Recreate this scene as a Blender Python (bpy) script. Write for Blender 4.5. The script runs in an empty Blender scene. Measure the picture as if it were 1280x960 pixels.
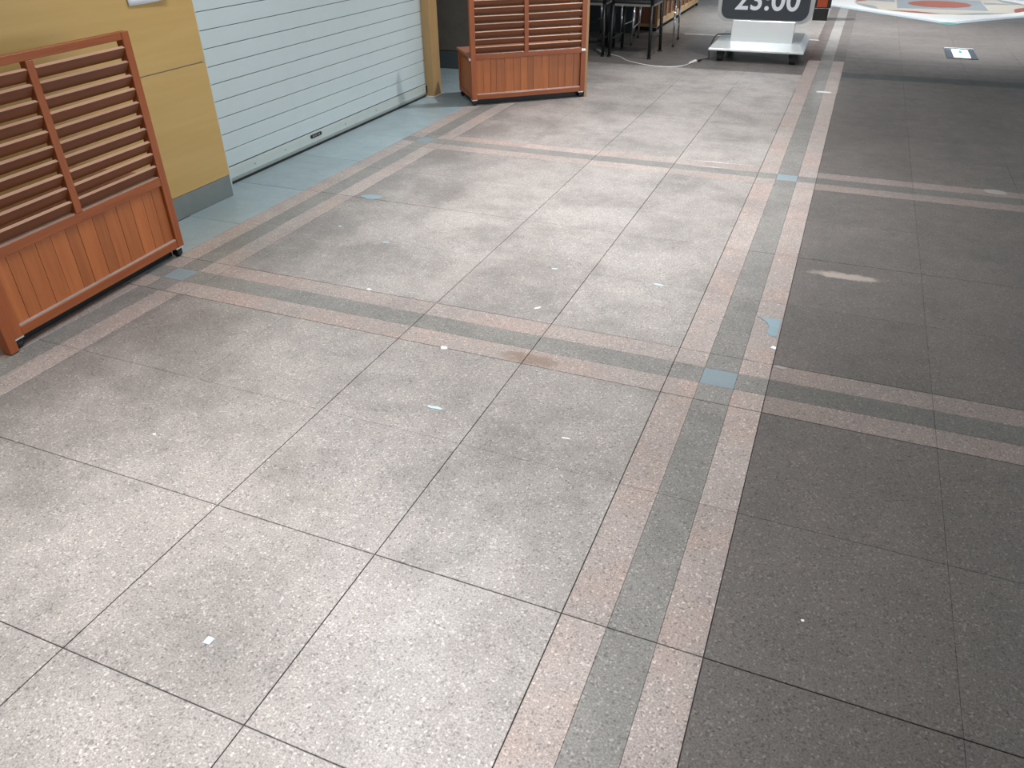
import bpy, bmesh, math, random
from mathutils import Vector, Matrix
random.seed(7)
SC = bpy.context.scene
COL = SC.collection
R = math.radians

# ---------------------------------------------------------------- camera
pitch, roll, yaw = R(32.9178), R(-0.8082), R(22.8619)
fh = Vector((-math.sin(yaw), math.cos(yaw), 0))
rt = Vector((math.cos(yaw), math.sin(yaw), 0))
zz = Vector((0, 0, 1))
fwd = fh * math.cos(pitch) - zz * math.sin(pitch)
up = fh * math.sin(pitch) + zz * math.cos(pitch)
cxa = rt * math.cos(roll) + up * math.sin(roll)
cya = up * math.cos(roll) - rt * math.sin(roll)
cam_d = bpy.data.cameras.new('camera')
cam_d.sensor_width = 36.0
cam_d.lens = 946.594 / 1280 * 36
cam_d.clip_start = 0.02
cam_d.clip_end = 200
cam = bpy.data.objects.new('camera', cam_d)
COL.objects.link(cam)
m = Matrix.Identity(4)
for i in range(3):
    m[i][0] = cxa[i]; m[i][1] = cya[i]; m[i][2] = -fwd[i]
m[0][3], m[1][3], m[2][3] = 0.0415, 0.0, 1.68
cam.matrix_world = m
SC.camera = cam

# ---------------------------------------------------------------- world, lamps, exposure
SC.view_settings.view_transform = 'Standard'
SC.view_settings.look = 'None'
SC.view_settings.gamma = 1.0
SC.view_settings.use_curve_mapping = False
SC.view_settings.exposure = 0.0
W = bpy.data.worlds.new('hall_light'); SC.world = W
W.use_nodes = True
W.node_tree.nodes['Background'].inputs[0].default_value = (0.80, 0.90, 1.0, 1)
W.node_tree.nodes['Background'].inputs[1].default_value = 0.42

CEIL = 3.42
def spot(x, y, power, ang=100, blend=0.75, tx=0.0, ty=0.0, col=(0.985, 0.985, 1.0), rad=0.06):
    d = bpy.data.lights.new('downlight_lamp', 'SPOT')
    d.energy = power; d.spot_size = R(ang); d.spot_blend = blend
    d.shadow_soft_size = rad; d.color = col
    o = bpy.data.objects.new('downlight_lamp', d)
    o.location = (x, y, CEIL - 0.03)
    v = Vector((tx, ty, -CEIL))
    o.rotation_euler = v.to_track_quat('-Z', 'Y').to_euler()
    COL.objects.link(o)
def area(x, y, sx, sy, power, col=(1, 1, 1)):
    d = bpy.data.lights.new('ceiling_fill_lamp', 'AREA')
    d.shape = 'RECTANGLE'; d.size = sx; d.size_y = sy; d.energy = power; d.color = col
    o = bpy.data.objects.new('ceiling_fill_lamp', d)
    o.location = (x, y, CEIL - 0.02)
    COL.objects.link(o)
SPOTS = [(-1.55, 0.1, 640, 82), (-1.2, 2.4, 300, 84), (-1.15, 5.0, 600, 84), (-1.6, 7.5, 480, 118), (-1.0, 9.35, 170, 80), (-1.0, 13.3, 800, 88),
         (0.3, 15.8, 560, 90), (1.2, 12.2, 1150, 80), (2.9, 16.0, 560, 90)]  # three far spots added, standing in for the bright hall beyond
for sx_, sy_, p_, a_ in SPOTS:
    spot(sx_, sy_, p_, ang=a_, blend=0.9)
area(-2.2, 3.6, 0.6, 2.4, 60, (0.93, 0.97, 1.0))  # added unseen fill lamp over the shutter side
# added unseen side lamp that brightens the left wall and shutter
d = bpy.data.lights.new('side_fill_lamp', 'AREA'); d.shape = 'RECTANGLE'; d.size = 6.0; d.size_y = 1.6; d.energy = 190; d.color = (0.93, 0.98, 1.0)
o = bpy.data.objects.new('side_fill_lamp', d); o.location = (5.2, 4.5, 1.7); o.rotation_euler = (R(90), 0, R(90)); COL.objects.link(o)

# ---------------------------------------------------------------- materials
def newmat(name):
    mt = bpy.data.materials.new(name); mt.use_nodes = True
    nt = mt.node_tree
    return mt, nt, nt.nodes['Principled BSDF']
def ramp(nt, stops):
    r = nt.nodes.new('ShaderNodeValToRGB')
    e = r.color_ramp.elements
    e[0].position, e[0].color = stops[0][0], (*stops[0][1], 1)
    e[1].position, e[1].color = stops[-1][0], (*stops[-1][1], 1)
    for p, c in stops[1:-1]:
        q = e.new(p); q.color = (*c, 1)
    return r
def noise(nt, vec, scale, detail=2, rough=0.5):
    n = nt.nodes.new('ShaderNodeTexNoise')
    n.inputs['Scale'].default_value = scale; n.inputs['Detail'].default_value = detail
    n.inputs['Roughness'].default_value = rough
    nt.links.new(vec, n.inputs['Vector'])
    return n.outputs['Fac']
def mixc(nt, a, b, fac, mode='MIX'):
    n = nt.nodes.new('ShaderNodeMix'); n.data_type = 'RGBA'; n.blend_type = mode
    for s, v in ((n.inputs[6], a), (n.inputs[7], b), (n.inputs[0], fac)):
        if hasattr(v, 'is_linked') or hasattr(v, 'links'): nt.links.new(v, s)
        elif isinstance(v, tuple): s.default_value = (*v, 1)
        else: s.default_value = v
    return n.outputs[2]
def maprange(nt, v, a, b, c, d):
    n = nt.nodes.new('ShaderNodeMapRange')
    nt.links.new(v, n.inputs[0])
    for i, q in enumerate((a, b, c, d)): n.inputs[i + 1].default_value = q
    return n.outputs[0]
def math_(nt, op, a, b=None):
    n = nt.nodes.new('ShaderNodeMath'); n.operation = op
    for s, v in ((n.inputs[0], a), (n.inputs[1], b)):
        if v is None: continue
        if isinstance(v, (int, float)): s.default_value = v
        else: nt.links.new(v, s)
    return n.outputs[0]

def granite(name, base, dirt, dirt_amt=0.6, edge=None, spec=0.35, rough=0.42, warm=None, stain=None, fleck=1.0, clear=0.10):
    mt, nt, b = newmat(name)
    g = nt.nodes.new('ShaderNodeNewGeometry').outputs['Position']
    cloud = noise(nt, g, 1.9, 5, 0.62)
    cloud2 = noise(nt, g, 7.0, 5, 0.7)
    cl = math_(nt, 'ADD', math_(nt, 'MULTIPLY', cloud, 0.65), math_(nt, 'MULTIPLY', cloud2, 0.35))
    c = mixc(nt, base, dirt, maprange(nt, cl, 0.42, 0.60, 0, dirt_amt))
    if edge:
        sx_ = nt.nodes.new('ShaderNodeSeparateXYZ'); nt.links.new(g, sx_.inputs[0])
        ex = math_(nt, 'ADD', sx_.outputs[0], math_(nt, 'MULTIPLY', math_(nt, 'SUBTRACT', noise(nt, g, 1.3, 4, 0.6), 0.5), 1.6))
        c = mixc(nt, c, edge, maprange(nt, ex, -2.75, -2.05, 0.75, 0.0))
    if warm:
        wn = noise(nt, g, 2.6, 3, 0.6)
        c = mixc(nt, c, warm, maprange(nt, wn, 0.45, 0.66, 0, 0.55))
    # mineral grains
    n1 = noise(nt, g, 185, 3, 0.75)
    dk = maprange(nt, n1, 0.34, 0.66, 1 - 0.36 * fleck, 1 + 0.34 * fleck)
    c = mixc(nt, c, dk, 1.0, 'MULTIPLY') if False else _mulf(nt, c, dk)
    vo = nt.nodes.new('ShaderNodeTexVoronoi'); vo.inputs['Scale'].default_value = 165
    nt.links.new(g, vo.inputs['Vector'])
    sep = nt.nodes.new('ShaderNodeSeparateColor'); nt.links.new(vo.outputs['Color'], sep.inputs[0])
    c = _mulf(nt, c, maprange(nt, sep.outputs[0], 0.0, 0.16, 1 - 0.4 * fleck, 1.0))
    c = _mulf(nt, c, maprange(nt, sep.outputs[1], 0.86, 0.97, 1.0, 1 + 0.5 * fleck))
    # sparse dark scuffs
    sc = noise(nt, g, 4.3, 6, 0.78)
    c = _mulf(nt, c, maprange(nt, sc, 0.66, 0.74, 1.0, 0.80))
    oi = nt.nodes.new('ShaderNodeObjectInfo')
    c = _mulf(nt, c, maprange(nt, oi.outputs['Random'], 0, 1, 0.95, 1.05))
    if stain:
        sx, sy, rx, ry, colr, amt = stain
        s = nt.nodes.new('ShaderNodeSeparateXYZ'); nt.links.new(g, s.inputs[0])
        dx = math_(nt, 'DIVIDE', math_(nt, 'SUBTRACT', s.outputs[0], sx), rx)
        dy = math_(nt, 'DIVIDE', math_(nt, 'SUBTRACT', s.outputs[1], sy), ry)
        d = math_(nt, 'ADD', math_(nt, 'POWER', math_(nt, 'ABSOLUTE', dx), 2.0), math_(nt, 'POWER', math_(nt, 'ABSOLUTE', dy), 2.0))
        nn = noise(nt, g, 14, 5, 0.7)
        d = math_(nt, 'ADD', d, math_(nt, 'MULTIPLY', math_(nt, 'SUBTRACT', nn, 0.5), 3.2))
        c = mixc(nt, c, colr, maprange(nt, d, 0.25, 1.1, amt, 0.0))
    nt.links.new(c, b.inputs['Base Color'])
    b.inputs['Specular IOR Level'].default_value = spec
    nt.links.new(maprange(nt, cloud2, 0.3, 0.7, rough - 0.05, rough + 0.08), b.inputs['Roughness'])
    b.inputs['Coat Weight'].default_value = clear
    b.inputs['Coat Roughness'].default_value = 0.12
    bp = nt.nodes.new('ShaderNodeBump'); bp.inputs['Strength'].default_value = 0.12; bp.inputs['Distance'].default_value = 0.001
    nt.links.new(n1, bp.inputs['Height']); nt.links.new(bp.outputs[0], b.inputs['Normal'])
    return mt
def _mulf(nt, c, f):
    n = nt.nodes.new('ShaderNodeVectorMath'); n.operation = 'SCALE'
    nt.links.new(c, n.inputs[0]); nt.links.new(f, n.inputs['Scale'])
    return n.outputs[0]

PINK = (0.370, 0.318, 0.295)
M = {}
M['field'] = granite('worn_glare_granite', (0.352, 0.324, 0.306), (0.225, 0.208, 0.195), 0.9, edge=(0.185, 0.170, 0.160), warm=(0.37, 0.335, 0.315))  # paler than the dark field: real wear plus painted lamp glare
M['field_dark'] = granite('dark_granite', (0.142, 0.127, 0.119), (0.108, 0.101, 0.094), 0.7, fleck=1.0,
                          stain=(0.25, 3.965, 0.19, 0.045, (0.42, 0.36, 0.32), 0.75))
M['pink'] = granite('pink_granite', PINK, (0.285, 0.250, 0.235), 0.8, warm=(0.40, 0.295, 0.258), stain=(-0.98, 2.60, 0.15, 0.05, (0.20, 0.14, 0.10), 0.6))
M['pink_dull'] = granite('dimmed_pink_granite', (0.230, 0.192, 0.176), (0.195, 0.170, 0.158), 0.7, warm=(0.245, 0.185, 0.165))  # darker copy of pink, light falloff to the right painted in
M['gray_dull'] = granite('dimmed_grey_granite', (0.135, 0.130, 0.122), (0.120, 0.116, 0.108), 0.6)  # darker copy of gray, same painted falloff
M['gray'] = granite('grey_granite', (0.232, 0.222, 0.208), (0.180, 0.174, 0.164), 0.8, warm=(0.275, 0.262, 0.247))
M['blue'] = granite('blue_stone', (0.310, 0.385, 0.410), (0.245, 0.310, 0.335), 0.7, fleck=0.22, rough=0.35, clear=0.3)
M['insert'] = granite('blue_grey_insert', (0.235, 0.29, 0.315), (0.20, 0.255, 0.28), 0.4, fleck=0.12)
M['brown_strip'] = granite('brown_strip_granite', (0.120, 0.104, 0.096), (0.10, 0.09, 0.082), 0.5, fleck=0.5)
M['teal_reflection'] = granite('dark_reflection_granite', (0.065, 0.075, 0.072), (0.06, 0.07, 0.07), 0.5, fleck=0.5)  # dark reflection in the polished floor, painted as stone colour

def grout():
    mt, nt, b = newmat('grout')
    g = nt.nodes.new('ShaderNodeNewGeometry').outputs['Position']
    n = noise(nt, g, 1.4, 4, 0.7)
    r = ramp(nt, [(0.40, (0.04, 0.042, 0.042)), (0.64, (0.13, 0.125, 0.12))])
    nt.links.new(n, r.inputs[0]); nt.links.new(r.outputs[0], b.inputs['Base Color'])
    b.inputs['Roughness'].default_value = 0.8
    return mt
M['grout'] = grout()

def wood(name, c1, c2, scale=3.0, rough=0.4, axis='Z', coat=0.06, var=0.12):
    mt, nt, b = newmat(name)
    tc = nt.nodes.new('ShaderNodeTexCoord')
    mp = nt.nodes.new('ShaderNodeMapping'); nt.links.new(tc.outputs['Object'], mp.inputs[0])
    s = [14, 14, 14]; s['XYZ'.index(axis)] = 0.9
    mp.inputs['Scale'].default_value = s
    v = mp.outputs[0]
    n = noise(nt, v, scale, 5, 0.6)
    r = ramp(nt, [(0.3, c2), (0.68, c1)])
    nt.links.new(n, r.inputs[0])
    oi = nt.nodes.new('ShaderNodeObjectInfo')
    c = _mulf(nt, r.outputs[0], maprange(nt, oi.outputs['Random'], 0, 1, 1 - var, 1 + var))
    nt.links.new(c, b.inputs['Base Color'])
    b.inputs['Roughness'].default_value = rough
    b.inputs['Coat Weight'].default_value = coat; b.inputs['Coat Roughness'].default_value = 0.25
    bp = nt.nodes.new('ShaderNodeBump'); bp.inputs['Strength'].default_value = 0.08; bp.inputs['Distance'].default_value = 0.001
    nt.links.new(n, bp.inputs['Height']); nt.links.new(bp.outputs[0], b.inputs['Normal'])
    return mt
def plain(name, c, rough=0.5, metal=0.0, em=None, bump=0.0, coat=0.0, dirt=0.0):
    mt, nt, b = newmat(name)
    if dirt:
        tc = nt.nodes.new('ShaderNodeTexCoord').outputs['Object']
        n = noise(nt, tc, 6, 5, 0.7)
        cc = mixc(nt, c, tuple(q * 0.7 for q in c), maprange(nt, n, 0.45, 0.75, 0, dirt))
        nt.links.new(cc, b.inputs['Base Color'])
    else:
        b.inputs['Base Color'].default_value = (*c, 1)
    b.inputs['Roughness'].default_value = rough; b.inputs['Metallic'].default_value = metal
    b.inputs['Coat Weight'].default_value = coat
    if em:
        b.inputs['Emission Color'].default_value = (*em[0], 1); b.inputs['Emission Strength'].default_value = em[1]
    return mt
M['wood'] = wood('red_brown_wood', (0.34, 0.092, 0.024), (0.26, 0.062, 0.017))
M['wood_x'] = wood('red_brown_wood_rail', (0.34, 0.092, 0.024), (0.26, 0.062, 0.017), axis='X')
M['board'] = wood('orange_brown_board', (0.42, 0.132, 0.038), (0.33, 0.092, 0.026), var=0.16)
M['dark_board'] = wood('dark_brown_board', (0.19, 0.075, 0.035), (0.13, 0.05, 0.024))
M['lid'] = wood('lid_wood', (0.36, 0.17, 0.11), (0.29, 0.12, 0.075), axis='X')
M['slat'] = wood('slat_wood', (0.175, 0.054, 0.018), (0.125, 0.036, 0.012), axis='X', var=0.1)  # darker than the frame wood: shade under the louvres painted in
M['slat_edge'] = wood('lit_slat_edge', (0.56, 0.34, 0.24), (0.44, 0.24, 0.16), axis='X', var=0.1)  # pale front edges: overhead light painted onto the slats
M['ledge'] = plain('pale_ledge', (0.42, 0.30, 0.25), 0.45, dirt=0.8)  # paler strip along the rail tops
M['pine'] = wood('light_wood', (0.44, 0.27, 0.125), (0.36, 0.21, 0.09))
M['pine_x'] = wood('light_wood_rail', (0.60, 0.42, 0.22), (0.5, 0.33, 0.16), axis='X')
M['panel'] = wood('yellow_laminate', (0.52, 0.345, 0.125), (0.475, 0.308, 0.105), axis='Y', scale=1.1, rough=0.35, coat=0.15, var=0.02)
M['post'] = wood('post_wood', (0.46, 0.29, 0.13), (0.40, 0.25, 0.105))
M['steel'] = plain('brushed_steel', (0.30, 0.32, 0.31), 0.38, 0.75, dirt=0.4)
M['silver'] = plain('silver_metal', (0.84, 0.88, 0.885), 0.25, 0.5)
M['silver_paint'] = plain('silver_paint', (0.46, 0.48, 0.48), 0.4, 0.3)
M['chrome'] = plain('chrome', (0.75, 0.76, 0.77), 0.15, 1.0)
M['black'] = plain('black_plastic', (0.012, 0.012, 0.013), 0.45)
M['blackmetal'] = plain('black_metal', (0.010, 0.011, 0.012), 0.4, 0.2)
M['rubber'] = plain('black_rubber', (0.012, 0.012, 0.012), 0.7)
M['shutter'] = plain('shutter_paint', (0.515, 0.592, 0.605), 0.42, dirt=0.12)
M['shutter_bar'] = plain('shutter_bar_metal', (0.52, 0.58, 0.56), 0.4, 0.15, dirt=0.2)
M['seam'] = plain('dark_shutter_joint', (0.03, 0.045, 0.05), 0.7)  # dark strip that shows in the gaps between slats
M['darktile'] = plain('dark_wall_tile', (0.105, 0.088, 0.070), 0.5, dirt=0.9)
M['skirt'] = plain('dark_skirting', (0.045, 0.055, 0.058), 0.4)
M['plaster'] = plain('white_plaster', (0.62, 0.62, 0.60), 0.8)
M['paper'] = plain('white_paper', (0.72, 0.76, 0.80), 0.6)
M['scrap'] = plain('scrap_white', (0.85, 0.85, 0.84), 0.6)
M['scrapblue'] = plain('scrap_pale_blue', (0.50, 0.62, 0.70), 0.5)
M['smudge'] = plain('pale_smudge', (0.30, 0.275, 0.26), 0.6)
M['tape'] = plain('blue_grey_tape', (0.24, 0.325, 0.37), 0.5, dirt=0.3)
M['signface'] = plain('charcoal_sign_face', (0.040, 0.047, 0.055), 0.35)
M['text'] = plain('white_lettering', (0.68, 0.72, 0.76), 0.4)
M['orange'] = plain('orange_panel', (0.42, 0.07, 0.02), 0.4, dirt=0.8)
M['cable_white'] = plain('white_cable', (0.65, 0.64, 0.62), 0.4)
M['seatrim'] = plain('pale_seat_rim', (0.26, 0.25, 0.23), 0.35, 0.4)
M['inlay_white'] = plain('white_marble', (0.78, 0.79, 0.77), 0.25, dirt=0.1)
M['inlay_blue'] = plain('pale_blue_marble', (0.40, 0.50, 0.57), 0.3, dirt=0.3)
M['inlay_green'] = plain('green_marble', (0.10, 0.27, 0.25), 0.3, dirt=0.3)
M['inlay_red'] = plain('red_marble', (0.30, 0.075, 0.04), 0.3, dirt=0.6)
M['inlay_grey'] = plain('grey_marble', (0.26, 0.30, 0.32), 0.3, dirt=0.3)
M['inlay_beige'] = plain('beige_marble', (0.52, 0.49, 0.42), 0.3, dirt=0.3)
M['lit'] = plain('lit_sign_face', (0.9, 0.95, 0.95), 0.3, em=((0.80, 0.97, 1.0), 2.2))
M['litgreen'] = plain('lit_green_mark', (0.0, 0.3, 0.25), 0.3, em=((0.0, 0.30, 0.27), 0.8))
M['frame_dark'] = plain('dark_steel_frame', (0.07, 0.09, 0.11), 0.35, 0.4)
M['fixture'] = plain('lamp_glow', (1, 1, 1), 0.4, em=((0.95, 0.98, 1.0), 14.0))

# ---------------------------------------------------------------- helpers
def link(name, me, mat, parent=None, loc=None):
    o = bpy.data.objects.new(name, me)
    COL.objects.link(o)
    if mat is not None and not me.materials: me.materials.append(mat)
    if parent: o.parent = parent
    if loc is not None: o.location = loc
    return o
def tag(o, label=None, cat=None, group=None, kind=None):
    if label: o['label'] = label
    if cat: o['category'] = cat
    if group: o['group'] = group
    if kind: o['kind'] = kind
    return o
def empty(name, loc, rz, label=None, cat=None, group=None, kind=None):
    o = bpy.data.objects.new(name, None); COL.objects.link(o)
    o.location = loc; o.rotation_euler = (0, 0, rz); o.empty_display_size = 0.1
    return tag(o, label, cat, group, kind)
def bx(bm, x0, x1, y0, y1, z0, z1, rot=None, piv=None):
    vs = [bm.verts.new((x, y, z)) for z in (z0, z1) for y in (y0, y1) for x in (x0, x1)]
    for f in ((0, 2, 3, 1), (4, 5, 7, 6), (0, 1, 5, 4), (2, 6, 7, 3), (0, 4, 6, 2), (1, 3, 7, 5)):
        bm.faces.new([vs[i] for i in f])
    if rot is not None:
        bmesh.ops.rotate(bm, verts=vs, cent=piv or Vector(((x0+x1)/2, (y0+y1)/2, (z0+z1)/2)), matrix=rot)
    return vs
def finish(bm, name='m', bevel=0.0, smooth=False, seg=1):
    if bevel:
        bmesh.ops.bevel(bm, geom=list(bm.edges), offset=bevel, segments=seg, profile=0.5, affect='EDGES')
    bmesh.ops.recalc_face_normals(bm, faces=bm.faces)
    me = bpy.data.meshes.new(name); bm.to_mesh(me); bm.free()
    if smooth:
        for p in me.polygons: p.use_smooth = True
    return me
def box(name, dims, mat, parent=None, bevel=0.002, loc=None, rot=None):
    bm = bmesh.new(); bx(bm, *dims)
    me = finish(bm, name, bevel)
    o = link(name, me, mat, parent, loc)
    if rot: o.rotation_euler = rot
    return o
def cyl(bm, p0, p1, r0, r1=None, n=14):
    r1 = r0 if r1 is None else r1
    p0, p1 = Vector(p0), Vector(p1); d = (p1 - p0).normalized()
    q = d.to_track_quat('Z', 'Y').to_matrix()
    a = [bm.verts.new(p0 + q @ Vector((r0*math.cos(t), r0*math.sin(t), 0))) for t in [2*math.pi*i/n for i in range(n)]]
    b = [bm.verts.new(p1 + q @ Vector((r1*math.cos(t), r1*math.sin(t), 0))) for t in [2*math.pi*i/n for i in range(n)]]
    for i in range(n): bm.faces.new((a[i], a[(i+1) % n], b[(i+1) % n], b[i]))
    bm.faces.new(a[::-1]); bm.faces.new(b)
def tube(bm, pts, r, n=8, sub=6):
    # smooth Catmull-Rom tube
    P = [Vector(p) for p in pts]; Q = []
    for i in range(len(P)-1):
        a, b, c, d = P[max(i-1, 0)], P[i], P[i+1], P[min(i+2, len(P)-1)]
        for k in range(sub):
            t = k/sub
            Q.append(0.5*((2*b)+(c-a)*t+(2*a-5*b+4*c-d)*t*t+(3*b-a-3*c+d)*t**3))
    Q.append(P[-1]); rings = []
    for i, q in enumerate(Q):
        d = (Q[min(i+1, len(Q)-1)] - Q[max(i-1, 0)]).normalized()
        mt = d.to_track_quat('Z', 'Y').to_matrix()
        rings.append([bm.verts.new(q + mt @ Vector((r*math.cos(2*math.pi*j/n), r*math.sin(2*math.pi*j/n), 0))) for j in range(n)])
    for a, b in zip(rings, rings[1:]):
        for j in range(n): bm.faces.new((a[j], a[(j+1) % n], b[(j+1) % n], b[j]))
    bm.faces.new(rings[0][::-1]); bm.faces.new(rings[-1])
def prism(bm, poly, z0, z1):
    a = [bm.verts.new((x, y, z0)) for x, y in poly]; b = [bm.verts.new((x, y, z1)) for x, y in poly]
    bm.faces.new(a[::-1]); bm.faces.new(b)
    n = len(poly)
    for i in range(n): bm.faces.new((a[i], a[(i+1) % n], b[(i+1) % n], b[i]))

# ---------------------------------------------------------------- floor
TH = 0.006
floor = box('floor', (-9, 9, -3, 30, -0.16, -TH), M['grout'], None, 0)
tag(floor, kind='structure')
XL = [-2.827, -2.206, -1.591, -0.992, -0.392]              # left field
XR = [0.0, 0.608, 1.24, 1.84, 2.44, 3.04]                  # right field
BL = [-3.215, -3.088, -2.957, -2.827]                      # band along the shutters
BC = [-0.392, -0.261, -0.1235, 0.0]                        # band down the middle
YF = [0.15, 0.752, 1.359, 1.951, 2.555, 2.932, 3.527, 4.131, 4.731, 5.333, 5.723, 6.323, 6.923, 7.523, 8.123, 8.42]
CROSS = {(2.555, 2.932), (5.333, 5.723)}
subtle_y = {1.951, 3.527, 4.731, 6.323, 7.523}
subtle_x = {-2.206, 0.608, 1.24, 1.84}
def gapx(x): return 0.0004 if (x in subtle_x) else 0.0016
def gapy(y): return 0.0004 if (y in subtle_y or y > 8.5) else 0.0016
tiles = []      # (x0,x1,y0,y1,mat,name)
def add(x0, x1, y0, y1, mat, name='tile', hg=None, vg=None):
    a, b = (gapx(x0), gapx(x1)) if vg is None else vg
    c, d = (gapy(y0), gapy(y1)) if hg is None else hg
    tiles.append((x0+a, x1-b, y0+c, y1-d, mat, name))
thin = 0.0004
for y0, y1 in zip(YF, YF[1:]):
    cross = (y0, y1) in CROSS
    far = y0 >= 8.12
    if cross:
        s = (y1-y0)/3
        rows = [(y0, y0+s, 'pink'), (y0+s, y0+2*s, 'gray'), (y0+2*s, y1, 'pink')]
        hgs = [(0.0016, thin), (thin, thin), (thin, 0.0016)]
        for (a, b, mt), hg in zip(rows, hgs):
            for xs in (XL, XR):
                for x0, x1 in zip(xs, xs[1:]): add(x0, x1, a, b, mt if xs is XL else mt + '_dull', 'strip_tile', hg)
            for xs in (BL, BC):
                for i in range(3):
                    k = 'pink' if (mt == 'pink') == (i != 1) and i != 1 else 'gray'
                    if mt == 'pink' and i != 1: k = 'pink'
                    nm = 'strip_tile'
                    if mt == 'gray' and i == 1: k = 'insert'; nm = 'insert_tile'
                    add(xs[i], xs[i+1], a, b, k, nm, hg, (0.0016 if i == 0 else thin, 0.0016 if i == 2 else thin))
    else:
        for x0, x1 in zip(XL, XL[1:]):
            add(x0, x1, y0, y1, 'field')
        for x0, x1 in zip(XR, XR[1:]): add(x0, x1, y0, y1, 'field_dark')
        for xs in (BL, BC):
            dx = -0.032 if (xs is BL and y0 < 2.5) else 0
            for i in range(3):
                add(xs[i]+dx, xs[i+1]+dx, y0, y1, 'gray' if i == 1 else 'pink', 'strip_tile', None,
                    (0.0016 if i == 0 else thin, 0.0016 if i == 2 else thin))
            if dx:
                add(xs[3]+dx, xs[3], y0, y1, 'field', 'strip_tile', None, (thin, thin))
# beyond the second crossing: narrow dark cross strips, then plain fields
YB = [8.42, 9.20, 9.50, 10.13, 10.19, 10.36, 10.45, 11.05, 11.65, 12.25, 12.85, 13.45, 14.05, 14.65, 15.25, 15.85, 16.45, 17.05, 17.65, 18.25]
for y0, y1 in zip(YB, YB[1:]):
    dark = {9.20: 'teal_reflection', 10.13: 'brown_strip', 10.36: 'brown_strip'}.get(y0)
    for xs in ([-5.0, -4.4, -3.8, -3.215], [-3.215] + XL, XR + [3.64]):
        for x0, x1 in zip(xs, xs[1:]):
            mt = dark if (dark and x0 >= -0.01) else 'field_dark' if x0 >= -0.01 else 'field' if y0 < 9.1 else 'field_dark' if y0 < 11.6 else 'gray'  # dark granite left of the band paints in the shade around the chairs
            add(x0, x1, y0, y1, mt, 'strip_tile' if dark else 'tile', None, (0.0004, 0.0004))
    for i in range(3):
        k = ('gray' if i == 1 else 'brown_strip') if y0 > 10.1 else ('gray' if i == 1 else 'pink')
        add(BC[i], BC[i+1], y0, y1, k, 'strip_tile', None, (thin, thin))
# blue stone in front of the shutters
BY = [-0.05, 0.67, 1.37, 2.06, 2.75, 3.453, 4.118, 4.832, 5.525, 6.215, 6.905, 7.6, 8.31]
for y0, y1 in zip(BY, BY[1:]):
    x0 = -3.765 if y1 >= 3.9 else -3.60
    add(x0 if y0 < 6.8 else -3.8, -3.215 + (-0.032 if y1 < 2.3 else 0), y0, y1, 'blue')
for y0, y1 in ((7.12, 7.6), (7.6, 8.31)):
    for x0, x1 in ((-5.6, -4.7), (-4.7, -3.8)): add(x0, x1, y0, y1, 'blue')
# the alcove side behind the corner
for y0, y1 in ((8.31, 8.42),): add(-5.0, -3.215, y0, y1, 'gray')

mesh_cache = {}
def tile_mesh(w, h):
    k = (round(w, 4), round(h, 4))
    if k in mesh_cache: return mesh_cache[k]
    b, d = 0.0011, 0.0010
    bm = bmesh.new()
    def ring(hx, hy, z): return [bm.verts.new(p) for p in ((-hx, -hy, z), (hx, -hy, z), (hx, hy, z), (-hx, hy, z))]
    r0, r1, r2 = ring(w/2, h/2, -TH), ring(w/2, h/2, -d), ring(w/2-b, h/2-b, 0)
    for a, c in ((r0, r1), (r1, r2)):
        for i in range(4): bm.faces.new((a[i], a[(i+1) % 4], c[(i+1) % 4], c[i]))
    bm.faces.new(r2)
    me = bpy.data.meshes.new('tile'); bm.to_mesh(me); bm.free()
    mesh_cache[k] = me
    return me
tiles.sort(key=lambda t: math.hypot((t[0]+t[1])/2+0.4, (t[2]+t[3])/2))
cnt = {}; rest = {}
for x0, x1, y0, y1, mt, nm in tiles:
    cnt[nm] = cnt.get(nm, 0) + 1
    if cnt[nm] > 298:
        rest.setdefault(mt, []).append((x0, x1, y0, y1)); continue
    me = tile_mesh(x1-x0, y1-y0)
    o = bpy.data.objects.new(nm, me); COL.objects.link(o)
    if not me.materials: me.materials.append(M[mt])
    o.material_slots[0].link = 'OBJECT'; o.material_slots[0].material = M[mt]
    o.parent = floor
    o.location = ((x0+x1)/2, (y0+y1)/2, random.uniform(-0.0003, 0.0003))
for mt, L in rest.items():
    bm = bmesh.new()
    for t in L: bx(bm, *t, -TH, 0)
    o = link('far_tiles', finish(bm), M[mt], floor); o['kind'] = 'stuff'

# marble medallion laid in the far floor: floor > medallion > pieces
cx0, cy0 = 1.29, 16.13
RT = 2.27 / math.sqrt(2)
def diamond(h): return [(cx0, cy0-h*math.sqrt(2)), (cx0+h*math.sqrt(2), cy0), (cx0, cy0+h*math.sqrt(2)), (cx0-h*math.sqrt(2), cy0)]
def piece(name, poly, mat, z, parent):
    bm = bmesh.new(); prism(bm, poly, 0.0, z); return link(name, finish(bm), mat, parent)
med = piece('medallion', diamond(1.74), M['inlay_blue'], 0.0015, floor)
piece('white_field', diamond(1.60), M['inlay_white'], 0.0022, med)
piece('corner_tile', [(cx0-0.17, cy0-2.38), (cx0, cy0-2.56), (cx0+0.17, cy0-2.38), (cx0, cy0-2.25)], M['inlay_green'], 0.0026, med)
def circ(r, n=48, a0=0, a1=2*math.pi): return [(cx0+r*math.cos(a0+(a1-a0)*i/n), cy0+r*math.sin(a0+(a1-a0)*i/n)) for i in range(n)]
piece('beige_disc', circ(1.35), M['inlay_beige'], 0.0030, med)
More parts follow.
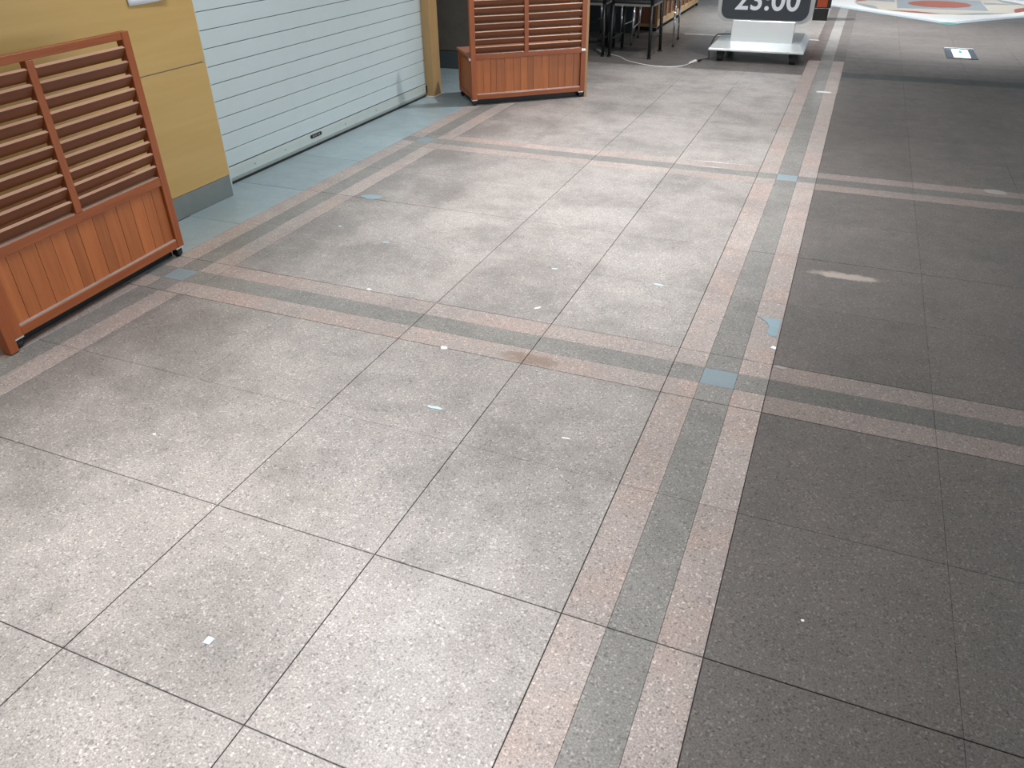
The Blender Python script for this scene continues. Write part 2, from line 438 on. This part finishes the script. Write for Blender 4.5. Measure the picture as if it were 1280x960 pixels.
for k in range(8):                                    # lens-shaped pieces round the rim
    a = math.pi/4*k + 0.1
    n = 10; poly = [(cx0+1.345*math.cos(a+0.68*i/n), cy0+1.345*math.sin(a+0.68*i/n)) for i in range(n+1)]
    poly += [(cx0+(1.345-0.19*math.sin(math.pi*i/n))*math.cos(a+0.68*i/n), cy0+(1.345-0.19*math.sin(math.pi*i/n))*math.sin(a+0.68*i/n)) for i in range(n-1, 0, -1)]
    piece('rim_piece', poly, M['inlay_red'] if k % 2 else M['inlay_grey'], 0.0036, med)
piece('grey_square', [(0.62, 15.42), (1.97, 15.42), (1.97, 16.84), (0.62, 16.84)], M['inlay_grey'], 0.0042, med)
for sx in (-1, 1):                                    # beige triangles pointing out of the square
    piece('grey_wedge', [(cx0+sx*0.70, cy0+0.45), (cx0+sx*1.22, cy0+0.30), (cx0+sx*0.70, cy0+0.12)], M['inlay_grey'], 0.0042, med)
piece('red_disc', circ(0.50, 12), M['inlay_red'], 0.005, med)

# ---------------------------------------------------------------- ceiling, walls
ceil = box('ceiling', (-6.2, 6, -3, 30, CEIL, CEIL+0.15), M['plaster'], None, 0); tag(ceil, kind='structure')
for x, y in [(q[0], q[1]) for q in SPOTS]:
    bm = bmesh.new(); cyl(bm, (x, y, CEIL-0.012), (x, y, CEIL), 0.085, n=24)
    o = link('downlight', finish(bm), M['silver_paint']); o.parent = ceil
for x, y in ((-2.96, 25.0), (-0.45, 25.2)):
    o = box('ceiling_light', (x-0.35, x+0.35, y-0.22, y+0.22, CEIL-0.03, CEIL), M['fixture'], ceil, 0)

wall = box('wall_left', (-3.98, -3.62, -2.5, 3.845, 0, CEIL), M['plaster'], None, 0); tag(wall, kind='structure')
def wp(name, dims, mat, bev=0.0015): return box(name, dims, mat, wall, bev)
for y0, y1 in ((-2.5, 1.3), (1.3015, 3.872)):
    wp('laminate_panel', (-3.62, -3.60, y0, y1, 0.14, 0.838), M['panel'])
    wp('laminate_panel', (-3.62, -3.60, y0, y1, 0.844, CEIL), M['panel'])
wp('laminate_panel', (-3.98, -3.62, 3.845, 3.872, 0.14, CEIL), M['panel'])
wp('steel_skirting', (-3.62, -3.602, -2.5, 3.870, 0.0, 0.138), M['steel'])
wp('steel_skirting', (-3.98, -3.62, 3.845, 3.871, 0.0, 0.138), M['steel'])

# alcove behind the post
wb = box('wall_back', (-6.2, -2.74, 8.33, 8.62, 0.0, CEIL), M['darktile'], None, 0); tag(wb, kind='structure')
for i in range(6):
    for j in range(5):
        box('wall_tile', (-6.2+i*0.6+0.003, -5.6+i*0.6-0.003 if i < 5 else -2.74, 8.315, 8.33, 0.19+j*0.62+0.003, min(0.19+(j+1)*0.62-0.003, CEIL)), M['darktile'], wb, 0.002)
bb = box('baseboard_back', (-6.2, -2.74, 8.305, 8.33, 0, 0.185), M['skirt'], None, 0.002); tag(bb, kind='structure')
wf = box('dark_backdrop', (-6.2, -2.85, 11.45, 11.6, 0, CEIL), M['skirt'], None, 0); tag(wf, kind='structure')  # added dark partition, makes the darkness behind the chairs
ws = box('wall_side', (-4.0, -3.79, 6.975, 7.10, 0, CEIL), M['plaster'], None, 0); tag(ws, kind='structure')
wx = box('wall_alcove', (-6.4, -6.2, 6.9, 8.62, 0, CEIL), M['darktile'], None, 0); tag(wx, kind='structure')
tr = box('trim_1', (-3.79, -3.683, 6.958, 7.118, 0, CEIL), M['post'], None, 0.002); tag(tr, kind='structure')

o = box('caulk', (-3.80, -3.665, 6.935, 7.13, 0.0, 0.005), M['plaster'], tr, 0.002)
# ---------------------------------------------------------------- roller shutter
sh = empty('roller_shutter', (-3.77, 4.05, 0), 0, 'pale blue-grey ribbed metal roller shutter closed beside the yellow panelled wall', 'shutter')
bm = bmesh.new(); bx(bm, -0.012, 0.0, 0.0, 2.925, 0, 0.1035)
bar = finish(bm, 'slat', 0.0022)
for k in range(24):
    link('slat', bar, M['shutter'], sh, (0, 0, 0.1185 + k*0.1075))
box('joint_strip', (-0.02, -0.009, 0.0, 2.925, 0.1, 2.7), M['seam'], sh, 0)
box('bottom_bar', (-0.014, 0.004, 0.0, 2.925, 0.040, 0.112), M['shutter_bar'], sh, 0.0015)
bm = bmesh.new(); vs = bx(bm, -0.014, 0.0065, 0.0, 2.925, 0.010, 0.041)
for v in vs:
    if v.co.x > 0 and v.co.z < 0.02: v.co.x = -0.008
link('bottom_lip', finish(bm, 'lip', 0.001), M['shutter_bar'], sh)
box('rubber_seal', (-0.012, 0.004, 0.0, 2.925, 0.0, 0.010), M['rubber'], sh, 0)
for y in (0.27, 0.63, 1.06, 1.45, 1.95, 2.45, 2.85):
    bm = bmesh.new(); cyl(bm, (0.003, y, 0.071), (0.0065, y, 0.071), 0.005, n=10); link('screw', finish(bm), M['steel'], sh)
# small dark plate with a worn grey name
pl = empty('p', (0, 0, 0), 0); bpy.data.objects.remove(pl)
bm = bmesh.new(); prism(bm, [(0.067*c+ (0.0 if True else 0), 0.0) for c in ()] or
      [(sgn*0.062+0.014*math.cos(t), (0.005 if False else 0)+0.014*math.sin(t)) for sgn, t in
       [(1, R(-90+18*i)) for i in range(11)] + [(-1, R(90+18*i)) for i in range(11)]], 0, 0.003)
me = finish(bm, 'plate', 0)
pl = link('name_plate', me, M['black'], sh, (0.004, 1.026, 0.083))
pl.matrix_local = Matrix(((0, 0, 1, 0.004), (1, 0, 0, 1.03), (0, 1, 0, 0.084), (0, 0, 0, 1)))
bm = bmesh.new()
for i, w in enumerate((0.012, 0.008, 0.012, 0.004, 0.012, 0.010)):
    x = -0.048 + i*0.0175
    bx(bm, x, x+w, -0.006, -0.002, 0.003, 0.0042); bx(bm, x, x+w*0.4, -0.006, 0.006, 0.003, 0.0042); bx(bm, x+0.002, x+w, 0.003, 0.006, 0.003, 0.0042)
link('worn_marking', finish(bm), M['silver_paint'], pl)
box('guide_rail', (-0.03, 0.010, -0.165, 0.0, 0.0, 2.7), M['shutter_bar'], sh, 0.001)
box('guide_rail', (-0.03, -0.002, 2.925, 2.932, 0.0, 2.7), M['blackmetal'], sh, 0.001)
box('lock_catch', (-0.001, 0.012, 2.895, 2.925, 0.03, 0.10), M['blackmetal'], sh, 0.002)

# paper notice, lower edge curling off the wall
bm = bmesh.new(); nx, nz = 10, 8; g = []
for j in range(nz+1):
    row = []
    for i in range(nx+1):
        u, v = i/nx, j/nz
        row.append(bm.verts.new((0.002 + 0.02*(1-v)**3*(0.4+0.9*u*u), 3.392+0.28*u, 1.197+0.30*v + 0.012*(1-v)**2*u**3)))
    g.append(row)
for j in range(nz):
    for i in range(nx): bm.faces.new((g[j][i], g[j][i+1], g[j+1][i+1], g[j+1][i]))
me = finish(bm, 'notice', 0, True)
o = link('paper_notice', me, M['paper'], None, (-3.60, 0, 0))
md = o.modifiers.new('thick', 'SOLIDIFY'); md.thickness = 0.0006
tag(o, 'white paper sheet with curled lower corner taped to the yellow panel wall', 'notice')

# ---------------------------------------------------------------- louvred planter screens
def planter(loc, rz, depth, label, group, width=1.13, end='right', endmat='pine', frame='wood', boardm='board', height=1.15, louvres=True, bh=0.45):
    t = empty('planter_screen', loc, rz, label, 'planter screen', group)
    fm, fx = (M['wood'], M['wood_x']) if frame == 'wood' else (M['pine'], M['pine_x'])
    w, sw = width, 0.048
    top = height if louvres else bh
    zb = 0.055
    P = lambda n, d, mt, b=0.002: box(n, d, mt, t, b)
    # front frame (front face at y=0, body towards +y)
    for x in (0, w-sw): P('post', (x, x+sw, 0, 0.042, zb, top), fm)
    P('mid_rail', (sw, w-sw, 0.002, 0.040, bh-0.045, bh), fx)
    P('bottom_rail', (sw, w-sw, 0.002, 0.040, zb, zb+(0.042 if louvres else 0.085)), fx)
    bm = bmesh.new(); vs = bx(bm, sw, w-sw, 0.004, 0.018, zb+0.042, zb+0.050); link('ledge_strip', finish(bm, 'l', 0.001), M['ledge'], t)
    if louvres:
        P('ledge_strip', (sw, w-sw, 0.006, 0.040, bh, bh+0.003), M['ledge'], 0.0005)
        P('top_rail', (sw, w-sw, 0.002, 0.040, top-0.034, top), fx)
        mx = w*0.475
        P('mullion', (mx-0.02, mx+0.02, 0.0, 0.036, bh, top-0.034), fm)
        for a, b in ((sw, mx-0.02), (mx+0.02, w-sw)):
            bm = bmesh.new(); bx(bm, 0, b-a-0.002, -0.028, 0.028, -0.0082, 0.0082)
            me = finish(bm, 'slat', 0.0012)
            me.materials.append(M['slat']); me.materials.append(M['slat_edge'])
            for p in me.polygons:
                if p.center.y < -0.0265: p.material_index = 1
            for k in range(10):
                o = link('slat', me, M['slat'], t, (a+0.001, 0.020, bh+0.036+k*0.0640))
                o.rotation_euler = (R(-62+random.uniform(-2, 2)), R(random.uniform(-0.25, 0.25)), 0)
    # front boards
    x = sw
    while x < w-sw-0.01:
        bw_ = min(random.choice((0.055, 0.07, 0.085, 0.095)), w-sw-x)
        if w-sw-x-bw_ < 0.03: bw_ = w-sw-x
        yo = random.uniform(0, 0.0015)
        o = P('board', (x+0.0008, x+bw_-0.0008, 0.017+yo, 0.029, zb+0.042, bh-0.045), M[boardm], 0.0012)
        x += bw_
    # sides and back
    for xs in (0, w-0.03):
        P('side_post', (xs, xs+0.03, depth-0.042, depth, zb, bh-0.03), fm)
        P('side_rail', (xs+0.002, xs+0.028, 0.042, depth-0.042, bh-0.075, bh-0.03), fm)
        P('side_rail', (xs+0.002, xs+0.028, 0.042, depth-0.042, zb, zb+0.04), fm)
        n = 4; s = (depth-0.084)/n
        for k in range(n):
            P('board', (xs+0.010, xs+0.020, 0.042+k*s+0.001, 0.042+(k+1)*s-0.001, zb+0.04, bh-0.075), M[boardm], 0.001)
    P('back_panel', (0.03, w-0.03, depth-0.02, depth-0.004, zb, bh-0.03), M[boardm])
    P('floor_panel', (0.03, w-0.03, 0.042, depth-0.02, zb+0.01, zb+0.022), fm)
    if depth > 0.43 or not louvres: P('lid', (-0.010, w+0.006, 0.044, depth+0.012, bh-0.028, bh-0.006), M['lid'])
    else: P('lid', (-0.004, w+0.004, 0.044, depth, bh-0.028, bh-0.006), M['lid'])
    P('gap_shade_block', (0.05, w-0.05, 0.055, depth-0.05, 0.004, zb+0.01), M['blackmetal'], 0)  # added black block, stands in for the shade under the box
    if not louvres:
        for q in range(1, 5): P('mullion', (w*q/5-0.022, w*q/5+0.022, 0.0, 0.016, zb+0.042, bh-0.045), fm)
    # metal fittings
    for xs, s in ((0, -1), (w, 1)):
        bm = bmesh.new()
        x0, x1 = (xs-0.004, xs) if s < 0 else (xs, xs+0.004)
        bx(bm, x0, x1, 0.008, 0.075, bh-0.055, bh-0.03)
        bx(bm, x0-(0.008 if s < 0 else 0), x1+(0.008 if s > 0 else 0), 0.02, 0.045, bh-0.052, bh-0.033)
        link('latch', finish(bm, 'latch', 0.0012), M['silver'], t)
    bm = bmesh.new(); bx(bm, 0.004, 0.044, -0.003, 0.001, bh-0.030, bh-0.010) if end == 'left' else bx(bm, w-0.046, w-0.002, -0.003, 0.001, bh-0.030, bh-0.010)
    if louvres: link('latch', finish(bm, 'latch', 0.0008), M['silver'], t)
    else: bm.free()
    for x in (0.025, w-0.035):
        for y in (0.028, depth-0.03):
            cr = empty('caster', (x, y, 0), 0); cr.parent = t
            del_ = [k for k in cr.keys()]
            box('bracket', (-0.026, 0.026, -0.024, 0.024, 0.046, zb), M['silver'], cr, 0.001)
            bm = bmesh.new(); cyl(bm, (-0.011, 0, 0.022), (0.011, 0, 0.022), 0.022, n=18); link('wheel', finish(bm, 'w'), M['rubber'], cr)
            box('fork', (-0.019, 0.019, -0.02, 0.02, 0.012, 0.046), M['blackmetal'], cr, 0.002)
    if louvres:
        em = M[endmat]
        if end == 'right': P('end_post', (w+0.0005, w+0.026, 0.010, 0.055, 0.0, top-0.01), em)
        else: P('end_post', (-0.045, -0.0005, -0.006, 0.045, 0.004, top-0.01), em)
    return t
ang1 = math.atan2(2.965-1.837, -3.178+3.10)
planter((-3.108, 1.842, 0), ang1, 0.405, 'red-brown wooden planter box with louvred screen against the yellow wall', 'louvred planter screens', end='left', endmat='wood')
ang2 = math.atan2(7.444-6.711, -2.271+3.15)
planter((-3.15, 6.711, 0), ang2, 0.50, 'red-brown louvred planter screen standing free past the far end of the shutter', 'louvred planter screens')
for (y0, w_), lab in zip(((11.72, 1.5), (13.3, 1.55)),
        ('low light-framed wooden box with brown panels right behind the black chairs', 'low light-framed wooden box farthest back, beyond another behind the chairs')):
    planter((-2.58, y0, 0), math.pi/2, 0.42, lab, 'low wooden boxes on casters', width=w_, frame='pine', boardm='dark_board', louvres=False, bh=0.48)

# ---------------------------------------------------------------- wheeled sign
sg = empty('opening_hours_sign', (-0.95, 10.2, 0), R(1.0), 'wheeled sign with charcoal face reading 23:00 on a silver base', 'sign')
bm = bmesh.new()
lo = [(-0.555, -0.52, 0.145), (0.50, -0.52, 0.145), (0.50, 0.62, 0.145), (-0.555, 0.62, 0.145)]
hi = [(-0.50, -0.34, 0.20), (0.44, -0.34, 0.20), (0.44, 0.54, 0.20), (-0.50, 0.54, 0.20)]
a = [bm.verts.new(v) for v in lo]; b = [bm.verts.new(v) for v in hi]
c = [bm.verts.new((v[0], v[1], 0.122)) for v in lo]
bm.faces.new(c[::-1]); bm.faces.new(b)
for p, q in ((c, a), (a, b)):
    for i in range(4): bm.faces.new((p[i], p[(i+1) % 4], q[(i+1) % 4], q[i]))
link('base_tray', finish(bm, 'base', 0.003), M['silver'], sg)
box('pedestal', (-0.345, 0.345, -0.29, -0.10, 0.20, 0.42), M['silver'], sg, 0.004)
for x in (-0.42, 0.39):
    for y in (-0.42, 0.50):
        cr = empty('caster', (x, y, 0), 0); cr.parent = sg
        bm = bmesh.new(); cyl(bm, (-0.034, 0, 0.053), (0.034, 0, 0.053), 0.053, n=22); link('wheel', finish(bm, 'w', 0.003), M['rubber'], cr)
        box('fork', (-0.045, 0.045, -0.035, 0.035, 0.065, 0.122), M['blackmetal'], cr, 0.004)
def rrect(w0, w1, z0, z1, r, n=8):
    pts = []
    for cx_, cz_, a0 in ((w1-r, z0+r, -90), (w1-r, z1-r, 0), (w0+r, z1-r, 90), (w0+r, z0+r, 180)):
        for i in range(n+1):
            t = R(a0 + 90*i/n); pts.append((cx_+r*math.cos(t), cz_+r*math.sin(t)))
    return pts
def vprism(name, poly, y0, y1, mat, parent, bev=0.0):
    bm = bmesh.new(); prism(bm, poly, -y1, -y0)
    me = finish(bm, name, bev)
    me.transform(Matrix.Rotation(R(90), 4, 'X'))
    return link(name, me, mat, parent)
vprism('sign_frame', rrect(-0.535, 0.515, 0.398, 1.72, 0.13), -0.275, -0.125, M['silver_paint'], sg, 0.004)
vprism('sign_face', rrect(-0.49, 0.47, 0.432, 1.69, 0.10), -0.281, -0.275, M['signface'], sg)
cu = bpy.data.curves.new('digits', 'FONT'); cu.body = '23:00'; cu.size = 0.30; cu.extrude = 0.0015; cu.align_x = 'CENTER'; cu.offset = 0.0055; cu.space_character = 1.05
to = bpy.data.objects.new('t', cu); COL.objects.link(to)
bpy.context.view_layer.update()
me = bpy.data.meshes.new_from_object(to.evaluated_get(bpy.context.evaluated_depsgraph_get()))
bpy.data.objects.remove(to)
me.transform(Matrix.Shear('XY', 4, (0.0, 0.0)) if False else Matrix.Identity(4))
xs_ = [v.co.x for v in me.vertices]; wd = max(xs_)-min(xs_); sca = 0.70/wd
me.transform(Matrix.Rotation(R(90), 4, 'X') @ Matrix.Diagonal((sca, sca*1.0, 1, 1)))
mn = min(v.co.z for v in me.vertices)
dg = link('digits', me, M['text'], sg, (0.008, -0.2825, 0.528-mn))

# black stand with an orange panel, farther off
st = empty('display_stand', (-0.497, 13.62, 0), R(4), 'narrow black stand with a dark orange panel behind the wheeled sign', 'stand')
box('stand_base', (-0.105, 0.105, -0.09, 0.09, 0, 0.17), M['black'], st, 0.004)
box('stand_body', (-0.112, 0.125, -0.08, 0.08, 0.17, 1.3), M['black'], st, 0.004)
box('orange_panel', (-0.075, 0.07, -0.088, -0.08, 0.18, 0.95), M['orange'], st, 0.002)

# ---------------------------------------------------------------- cables
bm = bmesh.new()
tube(bm, [(-2.95, 10.02, .005), (-2.82, 9.86, .005), (-2.67, 9.73, .005), (-2.52, 9.60, .005), (-2.385, 9.40, .005), (-2.137, 9.22, .005), (-1.95, 9.17, .005), (-1.80, 9.19, .005), (-1.70, 9.29, .006), (-1.64, 9.45, .010)], 0.0055)
cb = link('extension_cable', finish(bm, 'c', 0, True), M['cable_white'])
tag(cb, 'thin white cable curving across the floor from the chairs to the wheeled sign', 'cable')
bm = bmesh.new(); cyl(bm, (-1.655, 9.43, .014), (-1.608, 9.56, .016), 0.010, 0.016, 12); cyl(bm, (-1.608, 9.56, .016), (-1.604, 9.575, .016), 0.013, 0.013, 12)
link('socket', finish(bm, 's', 0), M['cable_white'], cb)
bm = bmesh.new()
tube(bm, [(-1.566, 9.615, .016), (-1.54, 9.68, .02), (-1.50, 9.80, .02), (-1.535, 10.0, .09), (-1.50, 10.15, .21), (-1.42, 10.13, .235), (-1.30, 10.05, .25)], 0.006)
o = link('power_cable', finish(bm, 'c', 0, True), M['black']); tag(o, 'black power cable looping from the floor plug up to the silver sign base', 'cable')
bm = bmesh.new(); cyl(bm, (-1.577, 9.59, .016), (-1.560, 9.65, .017), 0.012, 0.010, 12); link('plug', finish(bm), M['black'], o)

# ---------------------------------------------------------------- chairs and an added table
def chair(loc, rz, label, metal, seat_z=0.585, w=0.50, d=0.55, fr=0.014, group='chairs beyond the louvred screen'):
    t = empty('chair', loc, rz, label, 'chair', group)
    bm = bmesh.new(); bx(bm, -w/2, w/2, -d/2, d/2, seat_z, seat_z+0.035)
    link('seat', finish(bm, 'seat', 0.012, True, 3), M['black'], t)
    box('seat_rim', (-w/2+0.006, w/2-0.006, -d/2+0.006, d/2-0.006, seat_z-0.028, seat_z), M['seatrim'], t, 0.004)
    for sx in (-1, 1):
        for sy in (-1, 1):
            bm = bmesh.new()
            f = Vector((sx*(w/2-0.004), sy*(d/2+0.015), 0)); u = Vector((sx*(w/2-0.02), sy*(d/2-0.02), seat_z-0.01))
            cyl(bm, f, u, fr*0.8, fr)
            if sy < 0: cyl(bm, u, (u.x, u.y-0.05, seat_z+0.42), fr, fr*0.8)
            lg = link('leg', finish(bm, 'leg', 0, True), metal, t)
            bm = bmesh.new(); cyl(bm, (f.x, f.y, 0), (f.x, f.y, 0.018), fr*1.15, fr*1.1); link('foot_cap', finish(bm), M['rubber'], lg)
    box('backrest', (-w/2+0.03, w/2-0.03, -d/2-0.075, -d/2-0.045, seat_z+0.2, seat_z+0.42), M['black'], t, 0.01)
    for sx in (-1, 1):
        bm = bmesh.new(); cyl(bm, (sx*(w/2-0.012), -d/2, 0.2), (sx*(w/2-0.012), d/2, 0.2), 0.008); link('stretcher', finish(bm), metal, t)
    return t
chair((-2.415, 9.875, 0), 0, 'black chair nearest the wheeled sign, its thick front leg beside the white cable', M['blackmetal'], fr=0.022)
chair((-3.0, 9.86, 0), R(3), 'black chair just past the right edge of the far louvred screen', M['blackmetal'], fr=0.022)
chair((-2.385, 10.80, 0), R(6), 'chair with chrome legs between the front black chair and the low wooden boxes', M['chrome'], seat_z=0.56, w=0.55, d=0.58)
chair((-3.05, 10.98, 0), R(-3), 'chair with chrome legs behind the left black chair, mostly in shadow', M['chrome'], seat_z=0.56)
tb = empty('table', (-2.95, 10.40, 0), 0, 'narrow dark bar table with black centre pedestal, added to shade the floor among the chairs', 'table')  # added, its unseen top keeps lamp light off the floor
box('shading_tabletop', (-0.75, 0.22, -0.20, 0.20, 0.745, 0.775), M['black'], tb, 0.004)
bm = bmesh.new(); cyl(bm, (0, 0, 0.02), (0, 0, 0.745), 0.035, n=20); link('pedestal', finish(bm, 'p', 0, True), M['blackmetal'], tb)
bm = bmesh.new()
for k in range(4):
    q = Matrix.Rotation(math.pi/2*k+0.6, 3, 'Z'); bx(bm, 0.0, 0.24, -0.03, 0.03, 0.0, 0.035, q, Vector((0, 0, 0)))
link('table_foot', finish(bm), M['blackmetal'], tb)

# ---------------------------------------------------------------- lit guide plate in the floor
lp = empty('floor_guide_light', (1.268, 11.10, 0), 0, 'glowing white guide light with green mark set in the floor', 'floor light')
box('frame_plate', (-0.163, 0.163, -0.36, 0.36, 0.0005, 0.008), M['frame_dark'], lp, 0.002)
box('lit_panel', (-0.088, 0.088, -0.305, 0.25, 0.008, 0.011), M['lit'], lp, 0.001)
bm = bmesh.new()
cyl(bm, (0.0, 0.17, 0.011), (0.0, 0.17, 0.0125), 0.026, n=14); bx(bm, -0.016, 0.016, -0.02, 0.13, 0.011, 0.0125)
bx(bm, -0.05, 0.05, 0.075, 0.10, 0.011, 0.0122)
link('green_mark', finish(bm), M['litgreen'], lp)
box('edge_bar', (-0.163, 0.163, 0.33, 0.36, 0.008, 0.014), M['silver'], lp, 0.002)

# white line across the floor behind the sign
o = box('white_streak', (-2.16, -0.37, 11.615, 11.64, 0.0004, 0.0016), M['scrap'], None, 0); tag(o, 'thin straight white line across the floor behind the wheeled sign', 'tape')
o = box('white_streak', (-0.19, -0.055, 8.385, 8.44, 0.0004, 0.0016), M['inlay_white'], None, 0); tag(o, 'short white painted lamp glint on the middle floor band nearer than the sign', 'tape')  # ceiling light reflected in the floor, painted as a white patch

# ---------------------------------------------------------------- litter
def scrap(name, x, y, pts, mat, label, cat='litter', h=0.0015, bend=0.0, rz=0):
    bm = bmesh.new(); n = len(pts)
    a = [bm.verts.new((px, py, 0.0002)) for px, py in pts]
    b = [bm.verts.new((px*0.93, py*0.93, h + bend*((px*37 + py*23) % 1))) for px, py in pts]
    bm.faces.new(a[::-1]); bm.faces.new(b)
    for i in range(n): bm.faces.new((a[i], a[(i+1) % n], b[(i+1) % n], b[i]))
    o = link(name, finish(bm), mat, None, (x, y, 0.0005)); o.rotation_euler.z = rz
    return tag(o, label, cat)
def blob(rx, ry, n=10, j=0.2, seed=1):
    r = random.Random(seed)
    return [(rx*math.cos(2*math.pi*i/n)*(1+r.uniform(-j, j)), ry*math.sin(2*math.pi*i/n)*(1+r.uniform(-j, j))) for i in range(n)]
scrap('paper_scrap', -1.358, 2.552, blob(.016, .014, seed=2), M['scrap'], 'round white scrap on the lower edge of the pink cross band', bend=.002)
scrap('paper_scrap', -0.012, 3.076, blob(.012, .013, seed=3), M['scrap'], 'bright white dot of litter just below the torn blue-grey tape', bend=.002)
scrap('paper_scrap', -1.109, 3.06, blob(.020, .007, seed=4), M['scrap'], 'white sliver just above the pink cross band, left field', rz=.9)
scrap('paper_scrap', -1.183, 2.122, [(-.033, -.004), (-.012, -.009), (.01, -.006), (.034, -.004), (.03, .007), (.008, .012), (-.014, .005), (-.03, .009)], M['scrapblue'], 'ragged pale blue scrap in the middle of the left field', bend=.002)
scrap('paper_scrap', -0.627, 3.522, blob(.026, .008, seed=6), M['scrapblue'], 'pale blue sliver right of centre, above the cross band', rz=-.1)
scrap('paper_scrap', -1.187, 3.518, blob(.020, .007, seed=7), M['scrapblue'], 'faint pale sliver above the other slivers near the field centre', rz=.1)
scrap('paper_scrap', -2.215, 3.517, blob(.026, .006, seed=8), M['scrapblue'], 'thin pale sliver on the grey tiles left of the field centre', rz=.1)
scrap('paper_scrap', -1.242, 0.916, [(-.011, -.012), (.011, -.010), (.012, .012), (-.010, .011)], M['scrapblue'], 'small square pale scrap alone on the nearest left tiles', bend=.002)
scrap('paper_scrap', -0.643, 2.123, blob(.018, .0045, seed=10), M['scrap'], 'thin white sliver beside the middle band, below the cross band', rz=.1)
scrap('paper_scrap', -1.981, 2.942, blob(.013, .010, seed=11), M['scrap'], 'white dot on the upper edge of the cross band, left part', bend=.001)
scrap('paper_scrap', -2.079, 1.584, blob(.006, .005, seed=12), M['scrap'], 'tiny white speck on the left tiles below the near planter screen')
scrap('paper_scrap', 0.229, 1.579, blob(.005, .005, seed=13), M['scrap'], 'tiny white speck on the dark tiles at lower right')
scrap('paper_scrap', -2.608, 3.636, blob(.012, .008, seed=14), M['scrapblue'], 'pale crumb beside the shutter-side band, near the blue patch')
scrap('paper_scrap', 0.03, 2.918, blob(.026, .012, seed=15), M['smudge'], 'smeared pale smudge at the start of the right cross band')
scrap('paper_scrap', 1.097, 5.687, blob(.075, .05, seed=16, n=8, j=.08), M['smudge'], 'pale rectangular patch on the far right cross band')
scrap('tape_scrap', -0.03, 3.27, [(.021, .088), (-.085, .075), (-.055, .055), (-.035, .03), (-.022, -.01), (-.030, -.06), (-.004, -.092), (.020, -.088)], M['tape'], 'torn blue-grey tape at the right edge of the middle band', 'tape', h=.0016)
scrap('tape_patch', -2.71, 4.165, blob(.075, .042, seed=21, n=12, j=.12), M['tape'], 'blue-grey patch at the joint beside the shutter-side band', 'tape', h=.0016)
